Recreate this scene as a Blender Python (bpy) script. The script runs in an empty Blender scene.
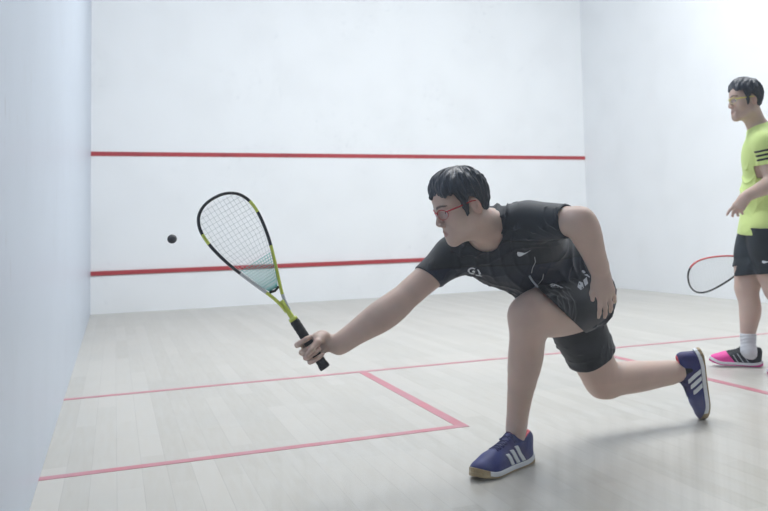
import bpy, bmesh, math, random
import numpy as np
from mathutils import Vector, Matrix
from mathutils.bvhtree import BVHTree

random.seed(4)
scene = bpy.context.scene
COL = scene.collection

# ------------------------------------------------------------------ camera pose
CAM = np.array([0.246, -0.956, 0.854])
CR = np.array([0.916, -0.400, -0.027])
CU = np.array([-0.001, -0.071, 0.997])
CF = np.array([0.401, 0.914, 0.066])
CF = CF / np.linalg.norm(CF)
CR = CR - CF * (CR @ CF); CR /= np.linalg.norm(CR)
CU = np.cross(CR, CF)
FPX, PU, PV = 861.64, 384 + 107.72, 255.5 - 85.25


def V(u, v, D):
    """point seen in direction (u, v), D metres in front of the camera"""
    return CAM + D * (CF + CR * (u - PU) / FPX - CU * (v - PV) / FPX)


def ray_ground(u, v, z=0.0):
    d = CF + CR * (u - PU) / FPX - CU * (v - PV) / FPX
    return CAM + d * (z - CAM[2]) / d[2]


def nrm(a):
    a = np.asarray(a, float)
    return a / np.linalg.norm(a)


def camdir(r, u, f):
    """direction from right / up / away components"""
    return nrm(CR * r + CU * u + CF * f)


# ------------------------------------------------------------------ helpers: objects
def tag(o, label=None, cat=None, group=None, kind=None):
    if label: o['label'] = label
    if cat: o['category'] = cat
    if group: o['group'] = group
    if kind: o['kind'] = kind
    return o


def empty(name, loc=(0, 0, 0)):
    o = bpy.data.objects.new(name, None)
    o.location = loc
    o.empty_display_size = 0.1
    COL.objects.link(o)
    return o


def link(name, me, mats, parent=None, smooth=True):
    if not isinstance(mats, (list, tuple)): mats = [mats]
    for m in mats: me.materials.append(m)
    if smooth:
        me.polygons.foreach_set('use_smooth', [True] * len(me.polygons))
    o = bpy.data.objects.new(name, me)
    COL.objects.link(o)
    if parent is not None:
        o.parent = parent
        root = parent
        off = Vector((0, 0, 0))
        while root is not None:
            off += root.location
            root = root.parent
        me.transform(Matrix.Translation(-off))
    return o


def mesh_np(name, verts, faces, midx=None):
    me = bpy.data.meshes.new(name)
    verts = np.asarray(verts, np.float32); faces = np.asarray(faces, np.int32)
    me.vertices.add(len(verts)); me.vertices.foreach_set('co', verts.ravel())
    n = faces.shape[1]
    me.loops.add(faces.size); me.loops.foreach_set('vertex_index', faces.ravel())
    me.polygons.add(len(faces))
    me.polygons.foreach_set('loop_start', np.arange(0, faces.size, n, dtype=np.int32))
    me.polygons.foreach_set('loop_total', np.full(len(faces), n, dtype=np.int32))
    if midx is not None:
        me.polygons.foreach_set('material_index', np.asarray(midx, np.int32))
    me.update(calc_edges=True)
    me.validate()
    return me


def box_bm(bm, lo, hi, bevel=0):
    r = bmesh.ops.create_cube(bm, size=1.0)
    for v in r['verts']:
        v.co = Vector([(lo[i] + hi[i]) / 2 + v.co[i] * (hi[i] - lo[i]) for i in range(3)])
    if bevel:
        es = list({e for v in r['verts'] for e in v.link_edges})
        bmesh.ops.bevel(bm, geom=es, offset=bevel, segments=2, affect='EDGES')


def box(name, lo, hi, mat, bevel=0, parent=None):
    bm = bmesh.new(); box_bm(bm, lo, hi, bevel)
    me = bpy.data.meshes.new(name); bm.to_mesh(me); bm.free()
    return link(name, me, mat, parent, smooth=False)


def tube(pts, rad, seg=8, closed=False, flat=None, fl=1.0):
    """tube mesh data along pts; rad scalar or list; flat: axis along which the section is scaled by fl"""
    P = np.asarray(pts, float); n = len(P)
    if np.isscalar(rad): rad = [rad] * n
    V_, F_ = [], []
    prev = None
    for i in range(n):
        if closed: t = P[(i + 1) % n] - P[i - 1]
        else: t = P[min(i + 1, n - 1)] - P[max(i - 1, 0)]
        t = nrm(t)
        if prev is None:
            a = np.array([0, 0, 1.0]) if abs(t[2]) < .9 else np.array([1.0, 0, 0])
            if flat is not None: a = np.asarray(flat, float)
            x = nrm(a - t * (a @ t))
        else:
            x = nrm(prev - t * (prev @ t))
        if flat is not None:
            x = nrm(np.asarray(flat, float) - t * (np.asarray(flat, float) @ t))
        prev = x
        y = np.cross(t, x)
        for s in range(seg):
            a = 2 * math.pi * s / seg
            V_.append(P[i] + rad[i] * (x * math.cos(a) * fl + y * math.sin(a)))
    m = n if closed else n - 1
    for i in range(m):
        for s in range(seg):
            a = i * seg + s; b = i * seg + (s + 1) % seg
            c = ((i + 1) % n) * seg + (s + 1) % seg; d = ((i + 1) % n) * seg + s
            F_.append((a, b, c, d))
    caps = []
    if not closed:
        for i in (0, n - 1):
            V_.append(P[i]); ci = len(V_) - 1
            for s in range(seg):
                a = i * seg + s; b = i * seg + (s + 1) % seg
                caps.append((ci, b, a, a) if i == 0 else (ci, a, b, b))
    return V_, F_, caps


class Poly:
    """collects pieces into one mesh"""
    def __init__(s): s.v = []; s.f = []; s.m = []
    def add(s, V_, F_, m=0):
        o = len(s.v); s.v += [tuple(p) for p in V_]
        for f in F_:
            g = []
            for q in f:
                if q + o not in g: g.append(q + o)
            if len(g) > 2: s.f.append(g); s.m.append(m)
    def tube(s, pts, rad, seg=8, closed=False, flat=None, fl=1.0, m=0):
        a, b, c = tube(pts, rad, seg, closed, flat, fl)
        s.add(a, b + c, m)
    def build(s, name, mats, parent=None, smooth=True):
        me = bpy.data.meshes.new(name); me.from_pydata(s.v, [], s.f)
        me.polygons.foreach_set('material_index', s.m)
        me.update()
        return link(name, me, mats, parent, smooth)


# ------------------------------------------------------------------ helpers: implicit shapes
class Frame:
    """local frame, s = scale"""
    def __init__(f, o, X, Z, s=1.0):
        f.o = np.asarray(o, float); f.X = nrm(X)
        Z = np.asarray(Z, float); f.Z = nrm(Z - f.X * (Z @ f.X))
        f.Y = np.cross(f.Z, f.X); f.s = s
        f.M = np.array([f.X, f.Y, f.Z])
    def p(f, x, y, z): return f.o + f.s * (x * f.X + y * f.Y + z * f.Z)
    def loc(f, P): return (P - f.o) @ f.M.T / f.s


def cone(a, b, ra, rb=None, flat=None, fl=1.0, k=.02):
    a = np.asarray(a, float); b = np.asarray(b, float)
    if rb is None: rb = ra
    ba = b - a; bb = max(ba @ ba, 1e-12)
    if flat is not None: flat = nrm(flat)
    mx = max(ra, rb) * max(1, fl)
    def fn(P):
        pa = P - a
        h = np.clip(pa @ ba / bb, 0, 1)
        v = pa - h[:, None] * ba
        if flat is not None:
            c = v @ flat
            v = v + (c * (1 / fl - 1))[:, None] * flat
        d = np.sqrt((v * v).sum(1)) - (ra + (rb - ra) * h)
        return d * (1 if fl >= 1 or flat is None else (.4 + .6 * fl))
    return dict(fn=fn, c=(a + b) / 2, r=np.linalg.norm(ba) / 2 + mx, k=k, op='u')


def ell(c, r, M=None, k=.02):
    c = np.asarray(c, float); r = np.asarray(r, float)
    def fn(P):
        q = P - c
        if M is not None: q = q @ M.T
        k0 = np.sqrt(((q / r) ** 2).sum(1)); k1 = np.sqrt(((q / r ** 2) ** 2).sum(1)) + 1e-9
        return np.where(k0 < 1e-3, -r.min(), k0 * (k0 - 1) / k1)
    return dict(fn=fn, c=c, r=r.max(), k=k, op='u')


def rbox(c, h, M, rad, k=.01):
    c = np.asarray(c, float); h = np.asarray(h, float)
    def fn(P):
        q = np.abs((P - c) @ M.T) - (h - rad)
        return np.sqrt((np.maximum(q, 0) ** 2).sum(1)) + np.minimum(q.max(1), 0) - rad
    return dict(fn=fn, c=c, r=np.linalg.norm(h), k=k, op='u')


def sub(p, k=None):
    p = dict(p); p['op'] = 's'
    if k is not None: p['k'] = k
    return p


def fell(F, x, y, z, rx, ry, rz, k=.02, pitch=0, yaw=0):
    M = F.M
    if pitch or yaw:
        cp, sp = math.cos(math.radians(pitch)), math.sin(math.radians(pitch))
        cy, sy = math.cos(math.radians(yaw)), math.sin(math.radians(yaw))
        Rp = np.array([[cp, 0, sp], [0, 1, 0], [-sp, 0, cp]])
        Ry = np.array([[cy, sy, 0], [-sy, cy, 0], [0, 0, 1]])
        M = Rp @ Ry @ F.M
    return ell(F.p(x, y, z), np.array([rx, ry, rz]) * F.s, M, k * F.s)


def fcone(F, a, b, ra, rb=None, k=.02, flat=None, fl=1.0):
    if rb is None: rb = ra
    fw = None
    if flat is not None: fw = flat[0] * F.X + flat[1] * F.Y + flat[2] * F.Z
    return cone(F.p(*a), F.p(*b), ra * F.s, rb * F.s, fw, fl, k * F.s)


class Field:
    """smooth union / subtraction of prims, with optional post functions (P, d) -> d"""
    def __init__(s, prims, post=None, pad=.02):
        s.prims = prims; s.post = post or []; s.pad = pad
    def bounds(s):
        lo = np.min([p['c'] - p['r'] for p in s.prims if p['op'] == 'u'], 0)
        hi = np.max([p['c'] + p['r'] for p in s.prims if p['op'] == 'u'], 0)
        return lo - s.pad, hi + s.pad
    def ev(s, P, center=None, rad=None):
        d = np.full(len(P), 0.5)
        for p in s.prims:
            if center is not None and np.linalg.norm(center - p['c']) > p['r'] + rad + p['k'] + s.pad: continue
            e = p['fn'](P); k = p['k']
            if p['op'] == 'u':
                h = np.maximum(k - np.abs(d - e), 0) / k
                d = np.minimum(d, e) - h * h * k * .25
            else:
                e = -e
                h = np.maximum(k - np.abs(d - e), 0) / k
                d = np.maximum(d, e) + h * h * k * .25
        for f in s.post: d = f(P, d)
        return d


def nets(field, h, lohi=None, smooth=1, B=14):
    lo, hi = lohi if lohi is not None else field.bounds()
    lo = np.asarray(lo, float); hi = np.asarray(hi, float)
    n = (np.ceil((hi - lo) / h / B).astype(int)) * B
    g = np.full(n, 1.0, np.float32)
    ax = np.arange(B) * h
    sub3 = np.stack(np.meshgrid(ax, ax, ax, indexing='ij'), -1).reshape(-1, 3)
    br = B * h * .9
    nb = n // B
    I = np.stack(np.meshgrid(*[np.arange(q) for q in nb], indexing='ij'), -1).reshape(-1, 3)
    C = lo + (I + .5) * B * h
    cv = field.ev(C)
    for (i, j, k), c, v in zip(I, C, cv):
        sl = (slice(i * B, i * B + B), slice(j * B, j * B + B), slice(k * B, k * B + B))
        if abs(v) > br * 1.5 + .035 and v != .5 or v > .4:
            g[sl] = 1.0 if v > 0 else -1.0; continue
        g[sl] = field.ev(c - B * h / 2 + sub3, c, br).reshape(B, B, B)
    g[0] = g[-1] = 1; g[:, 0] = g[:, -1] = 1; g[:, :, 0] = g[:, :, -1] = 1
    ins = g < 0
    nx, ny, nz = n
    pts, cells, quads = [], [], []
    for a in range(3):
        s0 = [slice(None)] * 3; s1 = [slice(None)] * 3
        s0[a] = slice(0, -1); s1[a] = slice(1, None)
        d = ins[tuple(s0)] != ins[tuple(s1)]
        idx = np.argwhere(d)
        if not len(idx): continue
        nxt = idx.copy(); nxt[:, a] += 1
        v0 = g[tuple(idx.T)].astype(float); v1 = g[tuple(nxt.T)].astype(float)
        t = np.clip(v0 / (v0 - v1), 0, 1)
        p = idx.astype(float); p[:, a] += t
        b, c = (a + 1) % 3, (a + 2) % 3
        cs = []
        for db, dc in ((0, 0), (1, 0), (1, 1), (0, 1)):
            q = idx.copy(); q[:, b] -= db; q[:, c] -= dc
            cid = (q[:, 0] * ny + q[:, 1]) * nz + q[:, 2]
            cs.append(cid); pts.append(p); cells.append(cid)
        q = np.stack(cs, 1)
        flip = v0 < 0
        q[flip] = q[flip][:, ::-1]
        quads.append(q)
    pts = np.concatenate(pts); cells = np.concatenate(cells); quads = np.concatenate(quads)
    u, inv = np.unique(cells, return_inverse=True)
    cnt = np.bincount(inv)
    vs = np.stack([np.bincount(inv, pts[:, i]) / cnt for i in range(3)], 1)
    F_ = np.searchsorted(u, quads)[:, ::-1]
    for _ in range(smooth):
        acc = np.zeros_like(vs); c = np.zeros(len(vs))
        for i in range(4):
            x, y = F_[:, i], F_[:, (i + 1) % 4]
            for k in range(3):
                acc[:, k] += np.bincount(x, vs[y, k], len(vs)) + np.bincount(y, vs[x, k], len(vs))
            c += np.bincount(x, minlength=len(vs)) + np.bincount(y, minlength=len(vs))
        vs = vs * .5 + acc / c[:, None] * .5
    return lo + vs * h, F_


def plane_cut(p, n, k=0.002):
    """keep the side against n"""
    p = np.asarray(p, float); n = nrm(n)
    return lambda P, d: np.maximum(d, (P - p) @ n)


def local_cut(p, n, c, R):
    """plane cut that only acts inside a ball"""
    p = np.asarray(p, float); n = nrm(n); c = np.asarray(c, float)
    def f(P, d):
        m = ((P - c) ** 2).sum(1) < R * R
        return np.where(m, np.maximum(d, (P - p) @ n), d)
    return f


def folds(amp, dirs, warp=.02, seed=1, mask=None):
    """cloth folds: ridges across the given directions"""
    rs = np.random.RandomState(seed)
    ph = rs.rand(len(dirs), 4) * 6.28
    def f(P, d):
        a = np.sin(P[:, 0] * 17 + ph[0, 1]) + np.sin(P[:, 1] * 21 + ph[0, 2]) + np.sin(P[:, 2] * 19 + ph[0, 3])
        b = np.sin(P[:, 0] * 11 - P[:, 2] * 13 + ph[0, 0]) * .5 + .5
        tot = 0
        for i, (dx, fr, w) in enumerate(dirs):
            s = np.sin((P @ nrm(dx)) * fr + a * warp * fr + ph[i, 0])
            tot = tot + w * (1 - np.abs(s)) ** 2
        m = amp * (tot - .35) * (.35 + .65 * b)
        if mask is not None: m = m * mask(P)
        return d - m
    return f


def cutter(c, n, R, ln, guard=None):
    """removes a short cylinder that starts at c and runs along n: an open hem"""
    c = np.asarray(c, float); n = nrm(n)
    def f(P, d):
        q = P - c; h = q @ n; rad = np.sqrt(np.maximum((q * q).sum(1) - h * h, 0))
        e = np.maximum(rad - R, np.maximum(-h, h - ln))
        r = np.maximum(d, -e)
        if guard is None: return r
        return np.where((P - guard[0]) @ guard[1] > guard[2], r, d)
    return f


def over(prims, gap):
    """keeps the cloth outside the body under it"""
    fld = Field(prims)
    return lambda P, d: np.minimum(d, fld.ev(P) - gap)


def hollow(th):
    return lambda P, d: np.maximum(d, -(d + th))


def bvh_of(o):
    me = o.data
    off = Vector((0, 0, 0)); r = o.parent
    while r is not None: off += r.location; r = r.parent
    return BVHTree.FromPolygons([v.co + off for v in me.vertices], [list(p.vertices) for p in me.polygons])


def decal(name, polys, org, X, Y, bvh, mat, parent, off=.0012, th=.0012, step=.0025):
    """print on cloth: flat outlines laid on the surface along the normal X x Y. polys in metres"""
    X = nrm(X); Y = nrm(Y); N = np.cross(X, Y)
    h0 = bvh.ray_cast(Vector(CAM), Vector(nrm(org - CAM)))[0]
    if h0 is not None: org = np.array(h0)
    bm = bmesh.new()
    for poly in polys:
        vs = [bm.verts.new((x, y, 0)) for x, y in poly]
        bm.faces.new(vs)
    bmesh.ops.triangulate(bm, faces=bm.faces[:])
    for _ in range(3):
        es = [e for e in bm.edges if e.calc_length() > step * 1.6]
        if not es: break
        bmesh.ops.subdivide_edges(bm, edges=es, cuts=1)
    for v in bm.verts:
        p = org + X * v.co.x + Y * v.co.y
        h, nn, i, dd = bvh.ray_cast(Vector(p + N * .25), Vector(-N))
        if h is None: h = Vector(p)
        v.co = h + Vector(N) * off
    bmesh.ops.recalc_face_normals(bm, faces=bm.faces[:])
    r = bmesh.ops.extrude_face_region(bm, geom=bm.faces[:])
    for e in r['geom']:
        if isinstance(e, bmesh.types.BMVert): e.co -= Vector(N) * th
    bmesh.ops.recalc_face_normals(bm, faces=bm.faces[:])
    me = bpy.data.meshes.new(name); bm.to_mesh(me); bm.free()
    return link(name, me, mat, parent, smooth=False)


# ------------------------------------------------------------------ materials
def mat(name, col, rough=.6, spec=.5, metal=0, trans=0, sss=0, coat=0, sheen=0, emit=None, ior=1.45):
    m = bpy.data.materials.new(name); m.use_nodes = True
    b = m.node_tree.nodes['Principled BSDF']
    b.inputs['Base Color'].default_value = (*col, 1)
    b.inputs['Roughness'].default_value = rough
    b.inputs['Metallic'].default_value = metal
    b.inputs['Specular IOR Level'].default_value = spec
    b.inputs['Transmission Weight'].default_value = trans
    b.inputs['Coat Weight'].default_value = coat
    b.inputs['Sheen Weight'].default_value = sheen
    b.inputs['IOR'].default_value = ior
    if sss:
        b.inputs['Subsurface Weight'].default_value = sss
        b.inputs['Subsurface Radius'].default_value = (.012, .005, .003)
        b.inputs['Subsurface Scale'].default_value = 1.0
    return m


def nodes(m): return m.node_tree.nodes, m.node_tree.links, m.node_tree.nodes['Principled BSDF']


def noise_mix(m, c2, scale=8, lo=.4, hi=.6, detail=4, stretch=(1, 1, 1), bump=0, bscale=None, bdist=.002):
    N, L, b = nodes(m)
    tc = N.new('ShaderNodeTexCoord'); mp = N.new('ShaderNodeMapping'); mp.inputs['Scale'].default_value = stretch
    L.new(tc.outputs['Object'], mp.inputs['Vector'])
    n = N.new('ShaderNodeTexNoise'); n.inputs['Scale'].default_value = scale; n.inputs['Detail'].default_value = detail
    L.new(mp.outputs[0], n.inputs['Vector'])
    r = N.new('ShaderNodeMapRange'); r.inputs['From Min'].default_value = lo; r.inputs['From Max'].default_value = hi
    L.new(n.outputs['Fac'], r.inputs['Value'])
    mx = N.new('ShaderNodeMix'); mx.data_type = 'RGBA'
    src = b.inputs['Base Color'].links[0].from_socket if b.inputs['Base Color'].links else None
    if src: L.new(src, mx.inputs['A'])
    else: mx.inputs['A'].default_value = b.inputs['Base Color'].default_value
    mx.inputs['B'].default_value = (*c2, 1)
    L.new(r.outputs[0], mx.inputs['Factor']); L.new(mx.outputs['Result'], b.inputs['Base Color'])
    if bump:
        n2 = N.new('ShaderNodeTexNoise'); n2.inputs['Scale'].default_value = bscale or scale; n2.inputs['Detail'].default_value = 3
        L.new(mp.outputs[0], n2.inputs['Vector'])
        bp = N.new('ShaderNodeBump'); bp.inputs['Strength'].default_value = bump; bp.inputs['Distance'].default_value = bdist
        L.new(n2.outputs['Fac'], bp.inputs['Height']); L.new(bp.outputs[0], b.inputs['Normal'])
    return m


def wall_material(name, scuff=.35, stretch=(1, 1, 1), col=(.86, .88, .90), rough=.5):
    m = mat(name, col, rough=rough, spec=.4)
    noise_mix(m, tuple(c * .965 for c in col), scale=2.2, lo=.45, hi=.7)
    N, L, b = nodes(m)
    # ball scuffs
    tc = N.new('ShaderNodeTexCoord'); mp = N.new('ShaderNodeMapping'); mp.inputs['Scale'].default_value = stretch
    L.new(tc.outputs['Object'], mp.inputs['Vector'])
    v = N.new('ShaderNodeTexNoise'); v.inputs['Scale'].default_value = 22; v.inputs['Detail'].default_value = 2
    L.new(mp.outputs[0], v.inputs['Vector'])
    r = N.new('ShaderNodeMapRange'); r.inputs['From Min'].default_value = .63; r.inputs['From Max'].default_value = .76
    L.new(v.outputs['Fac'], r.inputs['Value'])
    big = N.new('ShaderNodeTexNoise'); big.inputs['Scale'].default_value = 1.1
    L.new(tc.outputs['Object'], big.inputs['Vector'])
    r2 = N.new('ShaderNodeMapRange'); r2.inputs['From Min'].default_value = .42; r2.inputs['From Max'].default_value = .62
    r2.inputs['To Max'].default_value = scuff
    L.new(big.outputs['Fac'], r2.inputs['Value'])
    mu = N.new('ShaderNodeMath'); mu.operation = 'MULTIPLY'
    L.new(r.outputs[0], mu.inputs[0]); L.new(r2.outputs[0], mu.inputs[1])
    mx = N.new('ShaderNodeMix'); mx.data_type = 'RGBA'
    L.new(b.inputs['Base Color'].links[0].from_socket, mx.inputs['A'])
    mx.inputs['B'].default_value = (.42, .45, .50, 1)
    L.new(mu.outputs[0], mx.inputs['Factor']); L.new(mx.outputs['Result'], b.inputs['Base Color'])
    # plaster
    n2 = N.new('ShaderNodeTexNoise'); n2.inputs['Scale'].default_value = 40; n2.inputs['Detail'].default_value = 5
    L.new(tc.outputs['Object'], n2.inputs['Vector'])
    bp = N.new('ShaderNodeBump'); bp.inputs['Strength'].default_value = .25; bp.inputs['Distance'].default_value = .002
    L.new(n2.outputs['Fac'], bp.inputs['Height']); L.new(bp.outputs[0], b.inputs['Normal'])
    return m


M = {}
M['wall_front'] = wall_material('front wall plaster', .22)
M['wall_side'] = wall_material('side wall plaster', .25)
M['wall_left'] = wall_material('shade toned left wall plaster', .9, (1, .9, .45), col=(.52, .58, .67), rough=.36)  # same white paint as other walls; shade put into the darker, bluer colour
M['ceiling'] = mat('ceiling paint', (.82, .84, .86), rough=.9)
M['red_wall'] = noise_mix(mat('red wall line paint', (.43, .055, .065), rough=.45), (.33, .05, .06), scale=3, lo=.5, hi=.8)
M['red_floor'] = noise_mix(mat('red floor tape', (.50, .15, .19), rough=.35), (.45, .20, .24), scale=6, lo=.35, hi=.7)


def floor_material():
    m = mat('maple strip floor', (.6, .56, .5), rough=.38, spec=.5, coat=.25)
    N, L, b = nodes(m)
    b.inputs['Coat Roughness'].default_value = .22
    tc = N.new('ShaderNodeTexCoord')
    mp = N.new('ShaderNodeMapping'); mp.inputs['Rotation'].default_value = (0, 0, math.pi / 2)
    L.new(tc.outputs['Object'], mp.inputs['Vector'])
    br = N.new('ShaderNodeTexBrick')
    br.offset = .37; br.offset_frequency = 2; br.squash = 1
    br.inputs['Scale'].default_value = 1
    br.inputs['Brick Width'].default_value = 1.15; br.inputs['Row Height'].default_value = .085
    br.inputs['Mortar Size'].default_value = .0009; br.inputs['Mortar Smooth'].default_value = .3
    br.inputs['Bias'].default_value = 0
    br.inputs['Color1'].default_value = (.515, .49, .445, 1)
    br.inputs['Color2'].default_value = (.435, .412, .365, 1)
    br.inputs['Mortar'].default_value = (.33, .31, .28, 1)
    L.new(mp.outputs[0], br.inputs['Vector'])
    mg = N.new('ShaderNodeMapping'); mg.inputs['Scale'].default_value = (9, .8, 1)
    L.new(tc.outputs['Object'], mg.inputs['Vector'])
    g = N.new('ShaderNodeTexNoise'); g.inputs['Scale'].default_value = 5; g.inputs['Detail'].default_value = 6
    L.new(mg.outputs[0], g.inputs['Vector'])
    r = N.new('ShaderNodeMapRange'); r.inputs['From Min'].default_value = .3; r.inputs['From Max'].default_value = .75
    r.inputs['To Min'].default_value = .0; r.inputs['To Max'].default_value = .55
    L.new(g.outputs['Fac'], r.inputs['Value'])
    mx = N.new('ShaderNodeMix'); mx.data_type = 'RGBA'
    mx.inputs['B'].default_value = (.515, .51, .485, 1)
    L.new(r.outputs[0], mx.inputs['Factor']); L.new(br.outputs['Color'], mx.inputs['A'])
    # worn, dirtier areas
    w = N.new('ShaderNodeTexNoise'); w.inputs['Scale'].default_value = 1.3; w.inputs['Detail'].default_value = 5
    L.new(tc.outputs['Object'], w.inputs['Vector'])
    rw = N.new('ShaderNodeMapRange'); rw.inputs['From Min'].default_value = .45; rw.inputs['From Max'].default_value = .75
    rw.inputs['To Max'].default_value = .35
    L.new(w.outputs['Fac'], rw.inputs['Value'])
    m2 = N.new('ShaderNodeMix'); m2.data_type = 'RGBA'; m2.inputs['B'].default_value = (.39, .39, .375, 1)
    L.new(rw.outputs[0], m2.inputs['Factor']); L.new(mx.outputs['Result'], m2.inputs['A'])
    L.new(m2.outputs['Result'], b.inputs['Base Color'])
    bp = N.new('ShaderNodeBump'); bp.inputs['Strength'].default_value = .25; bp.inputs['Distance'].default_value = .001
    inv = N.new('ShaderNodeMath'); inv.operation = 'SUBTRACT'; inv.inputs[0].default_value = 1
    L.new(br.outputs['Fac'], inv.inputs[1]); L.new(inv.outputs[0], bp.inputs['Height']); L.new(bp.outputs[0], b.inputs['Normal'])
    return m


M['floor'] = floor_material()


def skin_material(name, col, lip, brow):
    m = mat(name, col, rough=.48, spec=.4, sss=.25)
    N, L, b = nodes(m)
    noise_mix(m, tuple(c * .86 for c in col), scale=9, lo=.4, hi=.75)
    at = N.new('ShaderNodeAttribute'); at.attribute_name = 'tint'
    sp = N.new('ShaderNodeSeparateColor'); L.new(at.outputs['Color'], sp.inputs[0])
    src = b.inputs['Base Color'].links[0].from_socket
    for ch, c in (('Red', lip), ('Green', brow), ('Blue', tuple(x * f for x, f in zip(col, (.97, .72, .68))))):
        mx = N.new('ShaderNodeMix'); mx.data_type = 'RGBA'; mx.inputs['B'].default_value = (*c, 1)
        L.new(sp.outputs[ch], mx.inputs['Factor']); L.new(src, mx.inputs['A']); src = mx.outputs['Result']
    L.new(src, b.inputs['Base Color'])
    n2 = N.new('ShaderNodeTexNoise'); n2.inputs['Scale'].default_value = 130; n2.inputs['Detail'].default_value = 3
    tc = N.new('ShaderNodeTexCoord'); L.new(tc.outputs['Object'], n2.inputs['Vector'])
    bp = N.new('ShaderNodeBump'); bp.inputs['Strength'].default_value = .2; bp.inputs['Distance'].default_value = .001
    L.new(n2.outputs['Fac'], bp.inputs['Height']); L.new(bp.outputs[0], b.inputs['Normal'])
    return m


M['skin'] = skin_material('skin', (.585, .435, .375), (.43, .26, .23), (.03, .022, .02))
M['skin2'] = skin_material('skin pale', (.585, .435, .375), (.43, .26, .23), (.03, .022, .02))
M['hair'] = noise_mix(mat('black hair', (.022, .030, .046), rough=.42, spec=.8), (.03, .036, .05), scale=60, lo=.45, hi=.7, stretch=(1, 1, .25), bump=.5, bscale=90, bdist=.003)
M['shirt'] = noise_mix(mat('dark charcoal jersey', (.024, .027, .032), rough=.7, sheen=.15), (.022, .025, .034), scale=5, lo=.4, hi=.65, bump=.15, bscale=120, bdist=.0006)
M['shirt_yoke'] = noise_mix(mat('blue black jersey yoke', (.018, .024, .034), rough=.65, sheen=.15), (.026, .032, .042), scale=5, lo=.4, hi=.65, bump=.15, bscale=120, bdist=.0006)
M['shirt_navy'] = noise_mix(mat('dark navy jersey', (.017, .022, .042), rough=.7, sheen=.15), (.024, .028, .036), scale=5, lo=.4, hi=.65, bump=.15, bscale=120, bdist=.0006)
M['shorts'] = noise_mix(mat('black woven shorts', (.007, .009, .013), rough=.6, sheen=.1), (.02, .022, .030), scale=7, lo=.4, hi=.65, bump=.15, bscale=300, bdist=.0006)
M['neon'] = noise_mix(mat('neon yellow jersey', (.66, .80, .30), rough=.7, sheen=.1), (.62, .77, .28), scale=5, lo=.4, hi=.65)
M['shorts2'] = noise_mix(mat('dark blue black shorts', (.012, .018, .024), rough=.65), (.026, .034, .045), scale=7, lo=.4, hi=.65)
M['print_white'] = mat('white print', (.68, .71, .75), rough=.5)
M['print_grey'] = mat('grey print', (.42, .45, .50), rough=.5)
M['piping'] = mat('dark piping', (.012, .013, .016), rough=.6)
M['black_stripe'] = mat('black stripe', (.02, .025, .03), rough=.6)
M['cord'] = mat('grey drawstring', (.42, .43, .45), rough=.7)
M['shoe_blue'] = noise_mix(mat('royal blue shoe mesh', (.022, .032, .165), rough=.55), (.035, .028, .12), scale=14, lo=.4, hi=.65, bump=.3, bscale=240, bdist=.001)
M['shoe_lace'] = mat('dark blue laces', (.018, .02, .10), rough=.7)
M['coral'] = mat('coral collar lining', (.75, .13, .16), rough=.6)
M['sock_black'] = mat('black ankle sock', (.014, .014, .018), rough=.8)
M['midsole'] = mat('white midsole', (.66, .68, .72), rough=.5)
M['gum'] = noise_mix(mat('gum outsole', (.36, .27, .15), rough=.5), (.26, .20, .12), scale=30)
M['pink'] = mat('hot pink shoe', (.80, .07, .36), rough=.5)
M['shoe_black'] = mat('black shoe mesh', (.025, .028, .035), rough=.6)
M['sock_white'] = noise_mix(mat('white sock', (.68, .70, .74), rough=.85), (.58, .60, .65), scale=12, bump=.3, bscale=150)
M['pink_sole'] = mat('magenta outsole', (.55, .05, .25), rough=.5)
M['frame_black'] = mat('black racket frame', (.012, .013, .018), rough=.25, coat=.5)
M['frame_yellow'] = mat('lime racket frame', (.55, .62, .10), rough=.25, coat=.5)
M['frame_white'] = mat('silver racket frame', (.50, .53, .55), rough=.25, coat=.5)
M['frame_red'] = mat('red racket frame', (.50, .05, .05), rough=.3, coat=.5)
M['string'] = mat('pale racket strings', (.50, .55, .56), rough=.4)
M['string_teal'] = mat('teal painted strings', (.12, .55, .50), rough=.4)
M['grip'] = noise_mix(mat('black rubber grip', (.014, .015, .018), rough=.6), (.03, .03, .035), scale=80)
M['ball'] = noise_mix(mat('black rubber ball', (.03, .032, .038), rough=.5), (.05, .052, .06), scale=50)
M['glass_frame_red'] = mat('red spectacle frame', (.42, .02, .03), rough=.25, coat=.4)
M['glass_frame_yellow'] = mat('yellow spectacle frame', (.72, .68, .14), rough=.3, coat=.4)
M['eye_white'] = mat('eye white', (.65, .63, .62), rough=.2, coat=.5)
M['iris'] = mat('dark iris', (.015, .01, .008), rough=.15, coat=.5)


def glass(name, tint=(1, 1, 1), ior=1.45, fac=None):
    m = bpy.data.materials.new(name); m.use_nodes = True
    N, L = m.node_tree.nodes, m.node_tree.links
    b = N['Principled BSDF']
    b.inputs['Base Color'].default_value = (*tint, 1); b.inputs['Roughness'].default_value = 0
    b.inputs['Transmission Weight'].default_value = 1; b.inputs['IOR'].default_value = ior
    return m



def thin_lens(name, tint, gloss=.07):
    m = bpy.data.materials.new(name); m.use_nodes = True
    N, L = m.node_tree.nodes, m.node_tree.links
    N.clear()
    o = N.new('ShaderNodeOutputMaterial'); t = N.new('ShaderNodeBsdfTransparent'); t.inputs[0].default_value = (*tint, 1)
    g = N.new('ShaderNodeBsdfGlossy'); g.inputs['Roughness'].default_value = .05
    mx = N.new('ShaderNodeMixShader'); mx.inputs[0].default_value = gloss
    L.new(t.outputs[0], mx.inputs[1]); L.new(g.outputs[0], mx.inputs[2]); L.new(mx.outputs[0], o.inputs[0])
    return m


M['lens'] = thin_lens('clear lens', (.97, .98, 1))
M['lens_pink'] = thin_lens('faintly rose lens', (.97, .93, .94))
M['wall_glass'] = glass('toughened wall glass', (.985, .995, .99), 1.45)

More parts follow.
